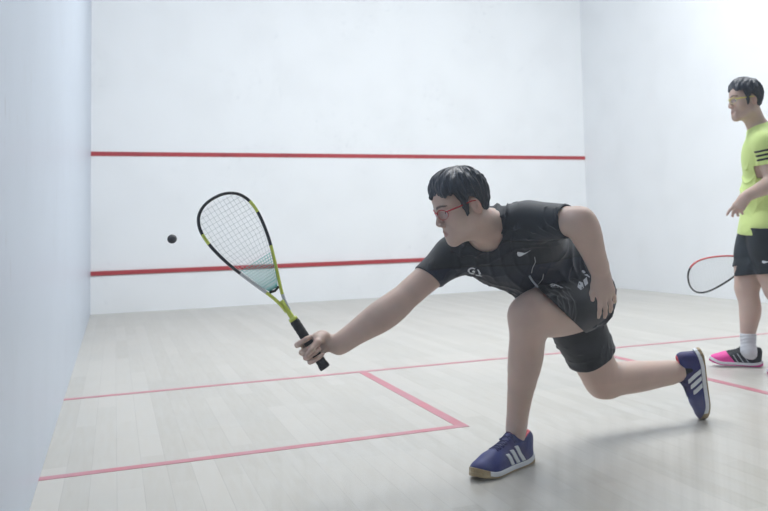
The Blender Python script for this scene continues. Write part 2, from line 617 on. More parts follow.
# ------------------------------------------------------------------ the court (X across, Y from the back glass to the front wall)
W_, L_, H_ = 6.4, 9.75, 5.64
tag(box('floor', (-.3, -3.2, -.12), (W_ + .3, L_ + .3, 0), M['floor']), kind='structure')
tag(box('ceiling', (-.3, -3.2, H_), (W_ + .3, L_ + .3, H_ + .15), M['ceiling']), kind='structure')
tag(box('wall_front', (-.3, L_, 0), (W_ + .3, L_ + .3, H_), M['wall_front']), kind='structure')
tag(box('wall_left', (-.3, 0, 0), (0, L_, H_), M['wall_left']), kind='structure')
tag(box('wall_right', (W_, 0, 0), (W_ + .3, L_, H_), M['wall_side']), kind='structure')
tag(box('wall_back', (-.3, -.1, 2.14), (W_ + .3, 0, 2.5), M['wall_side']), kind='structure')
tag(box('window_1', (0.0, -.05, 0.0), (W_, -.038, 2.14), M['wall_glass']), kind='structure')
fins = bmesh.new()  # unseen white fins, added so the glass reflects faint vertical stripes
for i in range(80):
    x = .45 + i * .038
    box_bm(fins, (x, -.60, .04), (x + .020, -.54, .50 - .0))
for z in (.05, .46): box_bm(fins, (.43, -.585, z), (.45 + 80 * .038, -.555, z + .025))
me = bpy.data.meshes.new('reflection_fins'); fins.to_mesh(me); fins.free()
tag(link('reflection_fins', me, mat('white fin enamel', (.75, .78, .80), rough=.4), smooth=False), kind='structure')
# lines: service line and tin board on the front wall
tag(box('trim_1', (0.0, L_ - .004, 1.78), (W_, L_, 1.83), M['red_wall']), kind='structure')
tag(box('trim_2', (0.0, L_ - .028, .43), (W_, L_, .48), M['red_wall'], .004), kind='structure')
tag(box('trim_3', (0.0, L_ - .014, .0), (W_, L_, .428), M['wall_front']), kind='structure')
# floor lines: short line, half court line, service boxes
T = .0012
tag(box('trim_4', (0, 4.21, 0), (W_, 4.26, T), M['red_floor']), kind='structure')
tag(box('trim_5', (3.175, 0, 0), (3.225, 4.2098, T), M['red_floor']), kind='structure')
tag(box('trim_6', (1.60, 2.61, 0), (1.65, 4.2098, T), M['red_floor']), kind='structure')
tag(box('trim_7', (0, 2.56, 0), (1.65, 2.6098, T), M['red_floor']), kind='structure')
tag(box('trim_8', (W_ - 1.65, 2.61, 0), (W_ - 1.60, 4.2098, T), M['red_floor']), kind='structure')
tag(box('trim_9', (W_ - 1.65, 2.56, 0), (W_, 2.6098, T), M['red_floor']), kind='structure')

# ------------------------------------------------------------------ figures
def head_prims(F, ear_side=(1, -1)):
    """F: origin between the ears, X to the face, Y to the left ear, Z to the crown"""
    P = [
        fell(F, -.004, 0, .038, .082, .074, .081, .02),
        fell(F, .020, 0, -.020, .066, .062, .080, .03),
        fell(F, .058, 0, .040, .040, .055, .042, .03),
        fcone(F, (.064, .010, -.098), (-.002, .050, -.062), .016, .018, .03),
        fcone(F, (.064, -.010, -.098), (-.002, -.050, -.062), .016, .018, .03),
        fell(F, .072, 0, -.102, .018, .021, .017, .02),
        fell(F, .030, 0, -.078, .045, .042, .034, .02),
        fell(F, .052, .040, -.030, .026, .022, .024, .02),
        fell(F, .052, -.040, -.030, .026, .022, .024, .02),
        fcone(F, (.082, .034, .017), (.090, .008, .014), .008, .009, .012),
        fcone(F, (.082, -.034, .017), (.090, -.008, .014), .008, .009, .012),
        fcone(F, (.086, 0, .010), (.1045, 0, -.032), .007, .0092, .010),
        fell(F, .098, .011, -.038, .010, .007, .008, .006),
        fell(F, .098, -.011, -.038, .010, .007, .008, .006),
        fell(F, .072, 0, -.068, .022, .028, .026, .02),
        fcone(F, (.086, .016, -.066), (.090, 0, -.064), .0040, .0052, .006),
        fcone(F, (.086, -.016, -.066), (.090, 0, -.064), .0040, .0052, .006),
        fcone(F, (.084, .013, -.077), (.087, 0, -.078), .0045, .0058, .006),
        fcone(F, (.084, -.013, -.077), (.087, 0, -.078), .0045, .0058, .006),
        sub(fell(F, .100, 0, -.0712, .014, .018, .0022, .004)),
        sub(fell(F, .096, .032, -.003, .018, .016, .011, .014)),
        sub(fell(F, .096, -.032, -.003, .018, .016, .011, .014)),
    ]
    for s in (1, -1):
        # lids round the eyeball, with an open slit
        P.append(fell(F, .068, s * .032, .001, .0145, .0155, .0135, .006))
        P.append(sub(fell(F, .088, s * .0325, -.002, .016, .0125, .0042, .002)))
        # ear
        P.append(fell(F, -.010, s * .079, -.004, .018, .0065, .031, .006, pitch=-12, yaw=-s * 22))
        P.append(sub(fell(F, -.006, s * .085, .002, .009, .006, .017, .004)))
    return P


def head_tint(F, P):
    q = F.loc(P)
    x, y, z = q.T
    lip = np.clip(1.3 - np.sqrt((y / .018) ** 2 + ((z + .071) / .009) ** 2), 0, .3) / .3 * (x > .080)
    brow = np.zeros(len(P))
    for s in (1, -1):
        t = np.clip((s * y - .012) / .036, 0, 1)
        zz = .019 + .005 * np.sin(t * 2.4)
        brow = np.maximum(brow, np.clip(1.4 - np.abs(z - zz) / (.0042 - .002 * t), 0, .5) / .5 * ((s * y > .010) & (s * y < .052)) * (x > .05))
    ear = np.clip((np.abs(y) - .074) / .006, 0, 1) * (np.abs(z) < .05) * .35
    return np.stack([lip, brow * .85, ear], 1)


def hand_prims(W, F, N, side, curls, spread=(6, 1, -4, -10), thumb=None, s=1.0, k=.006):
    """hand from wrist W, fingers along F, N out of the back of the hand; side=+1: thumb on F x N side"""
    F = nrm(F); N = np.asarray(N, float); N = nrm(N - F * (N @ F)); T = np.cross(F, N) * side
    fr = lambda f, t, n: W + s * (F * f + T * t + N * n)
    P = [cone(fr(.0, .0, 0), fr(.03, .004, 0), .024 * s, .026 * s, N, .70, .015),
         cone(fr(.025, .016, 0), fr(.080, .026, 0), .016 * s, .0125 * s, N, .85, .02),
         cone(fr(.025, .004, 0), fr(.083, .008, .002), .017 * s, .013 * s, N, .85, .02),
         cone(fr(.025, -.008, 0), fr(.078, -.011, .001), .016 * s, .012 * s, N, .85, .02),
         cone(fr(.020, -.016, 0), fr(.070, -.028, -.002), .014 * s, .011 * s, N, .85, .02)]
    base = [(.084, .027), (.088, .009), (.083, -.010), (.074, -.027)]
    lens = [(.043, .025, .021), (.047, .029, .022), (.043, .027, .022), (.034, .021, .019)]
    rad = [(.0092, .0082, .0076, .0064), (.0094, .0084, .0077, .0065), (.0090, .0080, .0073, .0062), (.0080, .0071, .0066, .0056)]
    for i in range(4):
        p = fr(base[i][0], base[i][1], .001); a = 0
        sp = math.radians(spread[i])
        D0 = F * math.cos(sp) + T * math.sin(sp)
        for j in range(3):
            a += math.radians(curls[i][j])
            d = D0 * math.cos(a) - N * math.sin(a)
            q = p + d * lens[i][j] * s
            P.append(cone(p, q, rad[i][j] * s, rad[i][j + 1] * s, k=k if j else .010)); p = q
    if thumb is None: thumb = [(.020, .020, -.008), (.048, .042, -.018), (.075, .052, -.026), (.098, .052, -.034)]
    rr = [.015, .0112, .0098, .0080]
    for j in range(3):
        P.append(cone(fr(*thumb[j]), fr(*thumb[j + 1]), rr[j] * s, rr[j + 1] * s, k=.008 if j else .016))
    return P


def limb(a, b, prof, flat=None, fl=1.0, k=.03):
    """list of (t, offset vector or None, radius): one cone between neighbours"""
    out = []
    a = np.asarray(a, float); b = np.asarray(b, float)
    pts = []
    for q in prof:
        t, r = q[0], q[1]; o = q[2] if len(q) > 2 else 0
        pts.append((a + (b - a) * t + o, r))
    if len(pts) > 2:
        K = [np.append(p, r) for p, r in pts]; D = []
        for i in range(len(K) - 1):
            p0, p1, p2, p3 = K[max(i - 1, 0)], K[i], K[i + 1], K[min(i + 2, len(K) - 1)]
            for t in (0, .5):
                D.append(.5 * ((2 * p1) + (-p0 + p2) * t + (2 * p0 - 5 * p1 + 4 * p2 - p3) * t * t + (-p0 + 3 * p1 - 3 * p2 + p3) * t ** 3))
        D.append(K[-1]); pts = [(d[:3], d[3]) for d in D]
    for (p, r), (q, s) in zip(pts, pts[1:]): out.append(cone(p, q, r, s, flat, fl, k))
    return out


# ---------- shoe
def make_shoe(F, mats, parent, stripes_sides=(1,), pink=False, lace_loop=None):
    """F: origin under the heel, X to the toe, Z up. mats: upper, stripe, midsole, outsole, collar, lace"""
    def outline(x):
        # centre line offset and half width of the sole at x (0..0.30)
        t = np.clip(x / .30, 0, 1)
        w = np.interp(t, [0, .04, .12, .25, .45, .62, .74, .86, .95, 1.0], [.012, .026, .034, .036, .037, .044, .048, .043, .028, .006])
        return w
    def sole(P, z0, z1, grow=0.0):
        q = F.loc(P); x, y, z = q.T
        w = outline(x) + grow
        toe = np.clip((x - .21) / .09, 0, 1) ** 2 * .016
        heel = np.clip((.03 - x) / .03, 0, 1) ** 2 * .006
        lift = toe + heel
        wall = z1 + np.clip((x - .24) / .05, 0, 1) * .008 + np.clip((.06 - x) / .06, 0, 1) * .010
        d = np.maximum(np.abs(y) - w, np.maximum(-x - grow, x - .30 - grow))
        d = np.maximum(d, np.maximum(z0 + lift - z, z - wall - lift))
        return d * .8
    r0 = np.linalg.norm([.2, .08, .1]) * F.s
    bc = F.p(.15, 0, .05)
    rootfn = lambda f: dict(fn=f, c=bc, r=.19 * F.s, k=.002, op='u')
    up = [
        fell(F, .225, 0, .030, .072, .043, .034, .02),
        fell(F, .262, 0, .026, .036, .034, .026, .015),
        fcone(F, (.20, 0, .040), (.095, 0, .072), .036, .034, .03, (0, 1, 0), 1.0),
        fcone(F, (.055, 0, .030), (.045, 0, .078), .032, .034, .02),
        fcone(F, (.035, 0, .030), (.030, 0, .085), .029, .026, .02),
        fcone(F, (.05, 0, .022), (.22, 0, .022), .034, .040, .02),
        fcone(F, (.125, 0, .085), (.100, 0, .112), .022, .018, .015, (1, 0, 0), .6),
    ]
    opening = [sub(fell(F, .064, 0, .128, .046, .024, .060, .008))]
    def lo(P, d):
        q = F.loc(P)
        d = np.maximum(d, (.008 + np.clip((q[:, 0] - .21) / .09, 0, 1) ** 2 * .016 - q[:, 2]) * F.s)
        return np.maximum(d, np.maximum(np.abs(q[:, 1]) - outline(q[:, 0]) + .0015, q[:, 0] - .295) * F.s * .8)
    upper = Field(up + opening, [lo], .004)
    v, f = nets(upper, .0028, smooth=1)
    mi = None
    me = mesh_np('upper', v, f)
    cen = np.array([v[f[:, i]] for i in range(4)]).mean(0)
    q = F.loc(cen)
    if pink:
        idx = np.where(q[:, 0] > .165 + (q[:, 2] - .03) * .9, 1, 0)
    else:
        # collar edge and lining
        e = sub(fell(F, .064, 0, .128, .046, .024, .060, .008))['fn'](cen)
        idx = np.where((e < .008) & (q[:, 0] < .115), 1, 0)
    me.polygons.foreach_set('material_index', idx.astype(np.int32))
    u = link('upper', me, [mats['upper'], mats['collar']], parent)
    ms = Field([rootfn(lambda P: sole(P, .004, .020, .0025))], [], .01)
    v, f = nets(ms, .0022, smooth=2)
    qs = F.loc(v[f].mean(1))
    link('midsole', mesh_np('midsole', v, f, np.where((qs[:, 0] > .262) & (not pink), 1, 0)), [mats['midsole'], mats['outsole']], parent)
    os_ = Field([rootfn(lambda P: sole(P, .0, .0055, .0035))], [], .01)
    v, f = nets(os_, .002, smooth=1)
    link('outsole', mesh_np('outsole', v, f), mats['outsole'], parent)
    # side stripes
    base = Field(up, [lo], .004)
    for sd in stripes_sides:
        for i in range(3):
            x0 = .088 + i * .030
            def fn(P, x0=x0, sd=sd):
                d = base.ev(P) - .0022
                d = np.maximum(d, -(d + .005))
                q = F.loc(P); sx = q[:, 0] - (x0 + .012 + (q[:, 2] - .05) * .70)
                d = np.maximum(d, np.abs(sx) - (.0092 if not pink else .0035))
                d = np.maximum(d, np.maximum(.022 - q[:, 2], q[:, 2] - (.078 - i * .008)))
                return np.maximum(d, .012 - sd * q[:, 1])
            fd = Field([dict(fn=fn, c=F.p(x0 + .01, sd * .03, .045), r=.055, k=.002, op='u')], [], .004)
            v, f = nets(fd, .0016, smooth=1)
            if len(v): link('stripe', mesh_np('stripe', v, f), mats['stripe'], parent)
    # laces
    bv = bvh_of(u)
    P_ = Poly()
    for i in range(6):
        x = .112 + i * .0155
        for dx in (-.006, .006):
            pts = []
            for t in np.linspace(-1, 1, 9):
                p = F.p(x + dx * t, .020 * t, .2)
                h = bv.ray_cast(Vector(p), Vector(-F.Z))[0]
                if h is None: continue
                pts.append(np.array(h) + F.Z * .0015)
            if len(pts) > 2: P_.tube(pts, .0022, 6)
    top = F.p(.105, 0, .2)
    h = bv.ray_cast(Vector(top), Vector(-F.Z))[0]
    h = np.array(h) if h is not None else F.p(.105, 0, .10)
    for sd in (1, -1):
        loop = [h + F.s * (F.X * (.012 * math.sin(a) + .004) + F.Y * sd * (.022 * (1 - math.cos(a)) + .0) + F.Z * (.001 - .012 * math.sin(a / 2)))
                for a in np.linspace(0, 2 * math.pi, 14)]
        P_.tube(loop, .0016, 6)
        P_.tube([h, h + F.s * (F.Y * sd * .02 + F.X * .014 + F.Z * .002), h + F.s * (F.Y * sd * .034 + F.X * .02 - F.Z * .012)], .0015, 6)
    P_.build('laces', mats['lace'], parent)
    return u


# ---------- squash racket
def make_racket(name, butt, tip, normal, mats, head_len=.335, head_w=.215, teal=True, seg_colors=None):
    """teardrop frame; butt->tip axis, normal of the string bed"""
    r = empty(name, tuple(butt))
    A = nrm(tip - butt); Ln = np.linalg.norm(tip - butt)
    N = nrm(normal - A * (normal @ A)); S = np.cross(N, A)
    pt = lambda a, s, n=0: butt + A * a + S * s + N * n
    a1 = Ln; a0 = Ln - head_len   # throat apex of the string bed region
    # outline half: parameter from throat (0) to top (1)
    prof = [(.232, .007), (.262, .010), (.30, .020), (.35, .040), (.40, .060), (.45, .079), (.50, .094), (.55, .104), (.59, .1065), (.625, .101), (.655, .084), (.674, .058), (.683, .030), (.6855, 0)]
    pr = np.array(prof) * [1, .93]; k = Ln / .6855
    # densify by Catmull-Rom
    full = np.concatenate([pr, (pr[:-1] * [1, -1])[::-1]])
    dense = []
    for i in range(len(full) - 1):
        p0, p1, p2, p3 = full[max(i - 1, 0)], full[i], full[i + 1], full[min(i + 2, len(full) - 1)]
        for t in np.linspace(0, 1, 5)[:-1]:
            dense.append(.5 * ((2 * p1) + (-p0 + p2) * t + (2 * p0 - 5 * p1 + 4 * p2 - p3) * t * t + (-p0 + 3 * p1 - 3 * p2 + p3) * t ** 3))
    dense.append(full[-1]); dense = np.array(dense) * k
    pts = np.array([pt(a, s) for a, s in dense])
    P_ = Poly()
    vv, ff, caps = tube(pts, .0052, 10, False, N, 1.6)
    fn = len(ff)
    ms = []
    for i in range(fn):
        seg = i // 10 / (len(pts) - 1)
        ms.append(seg_colors(seg) if seg_colors else 0)
    P_.add(vv, ff); P_.m = ms; P_.add(vv[:0], [])
    me_o = P_.build('frame', [mats['black'], mats['accent'], mats['light']], r)
    # shaft
    Q = Poly()
    Q.tube([pt(.175, 0), pt(.20, 0), pt(.235, 0), pt(.262, 0)], [.0105, .0085, .0085, .009], 12, flat=N, fl=1.15, m=0)
    Q.build('shaft', [mats['accent']], r)
    Q = Poly()
    Q.tube([pt(.186, 0), pt(.197, 0)], [.0152, .0135], 14, flat=N, fl=1.1)
    Q.build('grip_collar', [mats['collar']], r)
    Q = Poly()
    hs = [(0, .0168), (.004, .0178), (.012, .0175), (.022, .0155)] + [(.022 + i * .0082, .0150 + (.0010 if i % 2 else 0)) for i in range(1, 20)] + [(.188, .0135)]
    Q.tube([pt(a, 0) for a, _ in hs], [b for _, b in hs], 14, flat=N, fl=.86)
    Q.build('grip', mats['grip'], r)
    # bumper / throat bridge piece
    Q = Poly(); Q.tube([pt(.318 * k, -.017), pt(.313 * k, 0), pt(.318 * k, .017)], .0045, 8, flat=N, fl=1.4)
    Q.build('throat_bridge', mats['black'], r)
    def half(a):
        return np.interp(a, dense[:len(dense) // 2 + 1, 0], dense[:len(dense) // 2 + 1, 1])
    # strings
    S1 = Poly(); S2 = Poly()
    for i in range(14):
        x = (i - 6.5) / 6.5
        s_top = x * .088
        # main strings fan out from the throat
        pts_ = []
        for t in np.linspace(0, 1, 24):
            a = (.320 + (.685 - .320) * t) * k
            s = x * (.014 + (.092 - .014) * min(1, (t * 1.9)) ** .9)
            if abs(s) < half(a): pts_.append((a, s))
        for (p, q) in zip(pts_, pts_[1:]):
            tgt = S2 if (teal and p[0] < .43 * k) else S1
            tgt.tube([pt(*p), pt(*q)], .00062 if tgt is S1 else .0011, 4)
    a = .345 * k
    while a < .678 * k:
        h = half(a)
        tgt = S2 if (teal and a < .43 * k) else S1
        tgt.tube([pt(a, -h, .0007), pt(a, h, .0007)], .00062 if tgt is S1 else .0011, 4)
        a += .0165 if a > .43 * k else (.009 if teal else .0165)
    S1.build('strings', mats['string'], r)
    if teal: S2.build('painted_strings', M['string_teal'], r)
    return r


# ================================================================== THE LUNGING PLAYER
def build_player():
    root = empty('person', tuple(ray_ground(560, 455)))
    tag(root, 'man in black t-shirt and shorts lunging low to reach with a racket', 'person')
    pelv = V(571, 294, 3.29); neck = V(487, 226, 2.97)
    Ls = V(529, 222, 2.93); Rs = V(452, 256, 3.06)
    Le = V(581, 221, 2.79); Lw = V(600, 272, 2.90)
    Re = V(397, 304, 2.93); Rw = V(338, 345, 2.84)
    Lh = V(583, 301, 3.24); Rh = V(564, 298, 3.38)
    Lk = V(528, 316, 2.95); La = V(517, 436, 3.07)
    Rk = V(603, 381, 3.53); Ra = V(688, 374, 3.74)
    # ---- shoe frames; the ankles sit in the shoes
    ht = ray_ground(535, 461); tt = ray_ground(470, 485)
    fd_ = nrm(tt - ht); side = np.array([-fd_[1], fd_[0], 0]); side = side if side @ CF > 0 else -side
    LF = Frame(ht + side * .022 + np.array([0, 0, .0005]), fd_, (0, 0, 1), 1.06)
    toe_r = ray_ground(704, 418.5)
    xr = camdir(.13, -.97, .12); zr = camdir(-.96, -.12, -.04)
    RF = Frame((0, 0, 0), xr, zr, 1.04)
    o = toe_r + np.array([0, 0, .004]) - (RF.p(.298, 0, .018)); RF = Frame(o, xr, zr, 1.04)
    La = LF.p(.076, 0, .115); Ra = RF.p(.082, 0, .108)
    sp = nrm(neck - pelv); w = nrm(Ls - Rs); ch = nrm(np.cross(w, sp))   # chest normal, towards the front
    hp = nrm(Lh - Rh); pf = nrm(np.cross(hp, sp))
    toCam = -CF
    # ---- head frame
    hs = .985
    yaw = math.radians(24); pit = math.radians(18)
    fx = camdir(-math.cos(yaw) * math.cos(pit), -math.sin(pit), -math.sin(yaw) * math.cos(pit))
    up = nrm(CU + CR * -.04)
    HF = Frame(V(463, 204.5, 2.84), fx, up, hs)
    # ---- torso
    chest = pelv + (neck - pelv) * .68
    waist = pelv + (neck - pelv) * .34 - ch * .015
    T = [
        cone(pelv + hp * .065, pelv - hp * .065, .098, .098, k=.05),
        cone(pelv + sp * .08, waist, .118, .110, ch, .82, .06),
        cone(waist, chest, .112, .120, ch, .85, .06),
        cone(chest + w * .06, chest - w * .06, .105, .105, ch, .9, .06),
        cone(chest + w * .07 + sp * .06, chest - w * .07 + sp * .06, .092, .092, ch, .95, .06),
        cone(neck - sp * .03, Ls - w * .03, .058, .054, k=.05),
        cone(neck - sp * .03, Rs + w * .03, .058, .054, k=.05),
        cone(Ls, Ls - w * .01, .056, .056, k=.05), cone(Rs, Rs + w * .01, .056, .056, k=.05),
    ]
    HN = [cone(neck - sp * .015, HF.p(-.022, 0, -.055), .060, .054, k=.03),
          cone(neck + ch * .035 - w*.0, HF.p(.015, .0, -.075), .034, .034, k=.03),
          # neck muscle from behind the near ear to the collar bone
          cone(HF.p(-.02, .048, -.045), neck + ch * .045 + w * .012 - sp * .01, .016, .012, k=.018)]
    body = list(T) + head_prims(HF) + HN
    # arms
    upL = limb(Ls, Le, [(0, .052), (.3, .047), (.6, .041), (.88, .036), (1, .034)])
    upR = limb(Rs, Re, [(0, .050), (.25, .042), (.55, .038), (.85, .036), (1, .036)])
    armcloth = upL[:6] + upR[:5]
    body += upL + upR
    body += limb(Le, Lw, [(0, .034), (.16, .038), (.35, .036), (.6, .030), (.85, .025), (1, .0225)])
    body.append(cone(Le, Le + nrm(Le - Lw) * .006 + nrm(Le - Ls) * .010, .028, .020, k=.02))
    dn = -CU
    body += limb(Re, Rw, [(0, .036), (.15, .040, dn * .003), (.35, .041, dn * .002), (.62, .033), (.86, .026), (1, .0245)])
    body.append(cone(Rs + (Re - Rs) * .35 + CU * .004, Rs + (Re - Rs) * .75 + CU * .003, .034, .032, k=.03))
    # legs
    fwdL = nrm(np.cross(hp, nrm(La - Lk)))       # shin direction guess
    legcloth = limb(Lh, Lk, [(0, .086), (.3, .088), (.6, .080)], k=.05) + limb(Rh, Rk, [(0, .086), (.3, .086), (.6, .076), (.88, .060)], k=.05)
    body += limb(Lh, Lk, [(0, .086), (.3, .088), (.6, .080), (.88, .062), (1, .057)], k=.05)
    sh = camdir(-1, 0, -.2); cf = -sh
    body += limb(Lk, La, [(0, .054), (.12, .050, cf * .002), (.30, .053, cf * .006), (.47, .048, cf * .004), (.70, .037), (.88, .030), (1, .030)], k=.03)
    body.append(cone(Lk + sh * .018 + CU * .006, Lk + sh * .012 - CU * .035, .040, .036, k=.03))     # knee cap
    body += limb(Rh, Rk, [(0, .086), (.3, .086), (.6, .076), (.88, .060), (1, .056)], k=.05)
    cu = CU
    body += limb(Rk, Ra, [(0, .052), (.30, .051, cu * .002), (.55, .045), (.8, .037), (1, .034)], k=.05)
    body.append(cone(Rk - CU * .010 + CR * -.008, Rk - CU * .018 + CR * .020, .043, .040, k=.03))
    body += [cone(La, LF.p(.068, 0, .070), .030, .026, k=.02), cone(LF.p(.060, 0, .066), LF.p(.045, 0, .040), .026, .020, k=.02),
             cone(LF.p(.060, 0, .050), LF.p(.20, 0, .030), .026, .020, k=.02)]
    body += [cone(Ra, RF.p(.072, 0, .066), .034, .027, k=.02), cone(RF.p(.068, 0, .062), RF.p(.050, 0, .040), .025, .020, k=.02),
             cone(RF.p(.060, 0, .050), RF.p(.20, 0, .030), .026, .020, k=.02)]
    # ---- left hand, hanging, back of the hand to the viewer
    fd = camdir(.22, -.97, -.05)
    body += hand_prims(Lw, fd, camdir(.25, .1, -.95), 1, [(8, 18, 12), (14, 20, 14), (16, 22, 16), (20, 24, 18)], spread=(8, 0, -7, -15),
                       thumb=[(.018, .014, -.006), (.044, .034, -.012), (.070, .047, -.014), (.094, .050, -.016)], s=.90)
    # ---- right hand round the grip
    butt = V(325, 368, 2.80); tip = V(214, 198, 2.77)
    A = nrm(tip - butt)
    Hc = butt + A * .075
    Fh = nrm(Hc - Rw); Fh = nrm(Fh - A * (Fh @ A)); Nf = nrm(np.cross(A, Fh))
    if Nf @ toCam < 0: Nf = -Nf
    hp_ = lambda f, t, n: Hc + Fh * f + A * t + Nf * n
    body += [cone(Rw, hp_(-.042, .004, -.020), .0245, .024, Nf, .8, .02),
             cone(hp_(-.050, .018, -.018), hp_(.008, .032, -.030), .017, .012, k=.015),
             cone(hp_(-.050, .004, -.020), hp_(.010, .010, -.032), .018, .012, k=.015),
             cone(hp_(-.050, -.010, -.018), hp_(.006, -.012, -.030), .017, .0115, k=.015),
             cone(hp_(-.048, -.018, -.014), hp_(.0, -.032, -.026), .015, .0105, k=.015),
             cone(hp_(-.055, .010, -.004), hp_(-.030, .018, .010), .018, .014, k=.015)]
    for i, (t, r, ln) in enumerate([(.032, .0090, 1.0), (.010, .0092, 1.04), (-.011, .0088, .98), (-.031, .0078, .88)]):
        lead = .006 if i == 0 else 0
        c0 = hp_(.008 * ln, t, -.031); c1 = hp_(.031 * ln, t + lead, -.012); c2 = hp_(.030 * ln, t + lead * 1.4, .014)
        c3 = hp_(.008 * ln, t + lead * 1.4, .026); c4 = hp_(-.010, t + lead, .024)
        body += [cone(c0, c1, r * 1.12, r * 1.04, k=.005), cone(c1, c2, r * 1.04, r, k=.004), cone(c2, c3, r, r * .93, k=.003), cone(c3, c4, r * .93, r * .8, k=.003)]
    body += [cone(hp_(-.038, .016, .006), hp_(-.014, .012, .034), .014, .0112, k=.012),
             cone(hp_(-.014, .012, .034), hp_(.014, .005, .041), .0112, .0095, k=.005),
             cone(hp_(.014, .005, .041), hp_(.034, .000, .036), .0095, .0078, k=.004)]
    # surface irregularity of muscle
    fld = Field(body, [], .01)
    v, f = nets(fld, .0030, smooth=1)
    me = mesh_np('body', v, f)
    ca = me.color_attributes.new('tint', 'FLOAT_COLOR', 'POINT')
    t = head_tint(HF, v); t = np.concatenate([t, np.ones((len(t), 1))], 1)
    ca.data.foreach_set('color', t.astype(np.float32).ravel())
    link('body', me, M['skin'], root)

    head_extras(root, HF, M['glass_frame_red'], M['lens_pink'], fringe=True)

    # ---- t-shirt
    under = T + armcloth
    S_ = [
        cone(waist - sp * .15, waist, .128, .126, ch, .85, .05),
        cone(pelv + sp * .13, waist, .130, .124, ch, .90, .06),
        cone(waist, chest, .124, .130, ch, .88, .06),
        cone(chest + w * .06, chest - w * .06, .114, .114, ch, .93, .06),
        cone(chest + w * .07 + sp * .06, chest - w * .07 + sp * .06, .100, .100, ch, .97, .06),
        cone(neck - sp * .03, Ls - w * .03, .064, .062, k=.05),
        cone(neck - sp * .03, Rs + w * .03, .064, .062, k=.05),
        cone(Ls - w * .02, Ls + (Le - Ls) * .95, .060, .052, k=.04),
        cone(Rs + w * .02, Rs + (Re - Rs) * .66, .056, .041, k=.04),
        # slack cloth hanging under the belly and at the back
        cone(waist + ch * .058 + w * .01, chest + ch * .045 - w * .01, .095, .080, k=.05),
        cone(pelv - pf * .02 + sp * .09 + w * .03, waist - ch * .03 + w * .03, .105, .095, k=.05),
    ]
    armL = nrm(Le - Ls); armR = nrm(Re - Rs)
    cutL = Ls + armL * .158; cutR = Rs + armR * .122
    hem = pelv + sp * .095
    nk = neck + sp * .012 + ch * .012
    folds1 = folds(.013, [(sp * .9 + w * .5, 62, .8), (sp * .5 - w * .9, 48, .7), (w + ch * .4, 80, .35)], .03, 3)
    nax = nrm(HF.p(-.01, 0, -.07) - (neck - sp * .03))
    neckhole = cone(neck - nax * .045 + ch * .022, neck + nax * .12 + ch * .03, .070, .070, k=.002)
    def neck_cut(P, d):
        return np.maximum(d, -neckhole['fn'](P))
    shirt = Field(S_, [folds1, over(under, .007), hollow(.010),
                       cutter(cutL, armL, .11, .2), cutter(cutR, nrm(armR + CU * -.35), .11, .2),
                       neck_cut,
                       plane_cut(hem, -sp - pf * .10)], .012)
    v, f = nets(shirt, .0030, smooth=1)
    cen = v[f].mean(1)
    h1 = (cen - V(520, 241, 2.9)) @ nrm(CU + CR * .02); h2 = (cen - V(520, 266, 2.9)) @ nrm(CU + CR * -.06)
    pan = np.where(h1 > 0, 1, np.where(h2 > 0, 0, 2)); seam = (np.abs(h1) < .0022) | (np.abs(h2) < .0022)
    so = link('t_shirt', mesh_np('t_shirt', v, f, np.where(seam, 3, pan)), [M['shirt'], M['shirt_yoke'], M['shirt_navy'], M['piping']], root)

    # ---- shorts
    q1 = Lh + (Lk - Lh) * .40; q2 = Rh + (Rk - Rh) * .68
    thL = nrm(Lk - Lh); thR = nrm(Rk - Rh)
    hT, hB = V(541, 291, 2.98), V(583, 331, 3.10); q1 = (hT + hB) / 2
    hn = nrm(np.cross(hB - hT, nrm(hT - CAM))); hn = hn if hn @ thL > 0 else -hn
    G = [
        cone(pelv + hp * .06 + sp * .07, pelv - hp * .06 + sp * .07, .105, .105, k=.04), cone(pelv + hp * .04 + sp * .16, pelv - hp * .04 + sp * .16, .095, .095, k=.05),
        cone(pelv + hp * .070, pelv - hp * .070, .112, .112, k=.05),
        cone(pelv - pf * .03 + hp * .05, pelv - pf * .03 - hp * .05, .108, .108, k=.05),
        cone(Lh, Lh + (Lk - Lh) * .95, .106, .098, k=.05),
        cone(Rh, Rh + (Rk - Rh) * .95, .106, .102, k=.05),
    ]
    thigh_keep = cone(Lh, Lk, .125, .120)
    thigh_zone = cone(Lh + (Lk - Lh) * .25, Lh + (Lk - Lh) * 1.3, .150, .150)
    folds2 = folds(.012, [(sp, 70, .5), (thR + pf * .4, 50, .6), (hp + thL * .5, 60, .5)], .03, 8)
    shorts = Field(G, [folds2, over(T[:3] + legcloth, .009), hollow(.010),
                       lambda P, d: np.where(thigh_zone['fn'](P) < 0, np.maximum(d, (P - q1) @ hn), d), cutter(q2, thR, .14, .3),
                       lambda P, d: np.where(thigh_keep['fn'](P) < 0, d, np.maximum(d, (P - pelv - sp * .165) @ sp))], .012)
    v, f = nets(shorts, .0030, smooth=1)
    sh_o = link('shorts', mesh_np('shorts', v, f), M['shorts'], root)

    # ---- prints
    bs = bvh_of(so); bh = bvh_of(sh_o)
    X = CR; Y = CU
    sw = [(-.022, .001), (-.020, -.006), (-.015, -.009), (-.008, -.008), (.002, -.002), (.026, .015), (.004, .0035), (-.006, -.001), (-.012, -.002), (-.0165, .003), (-.020, .008)]
    decal('swoosh', [sw], V(523, 254, 2.7), X, Y, bs, M['print_white'], so)
    ring = []
    R = lambda r, a: (r * math.cos(a), r * math.sin(a) * .8)
    polys = []
    for k in range(9):
        a, b = math.radians(50 + k * 29), math.radians(50 + (k + 1) * 29)
        polys.append([R(.017, a), R(.017, b), R(.0105, b), R(.0105, a)])
    polys.append([(-.002, -.004), (.008, -.006), (.010, .001), (.002, .003)])
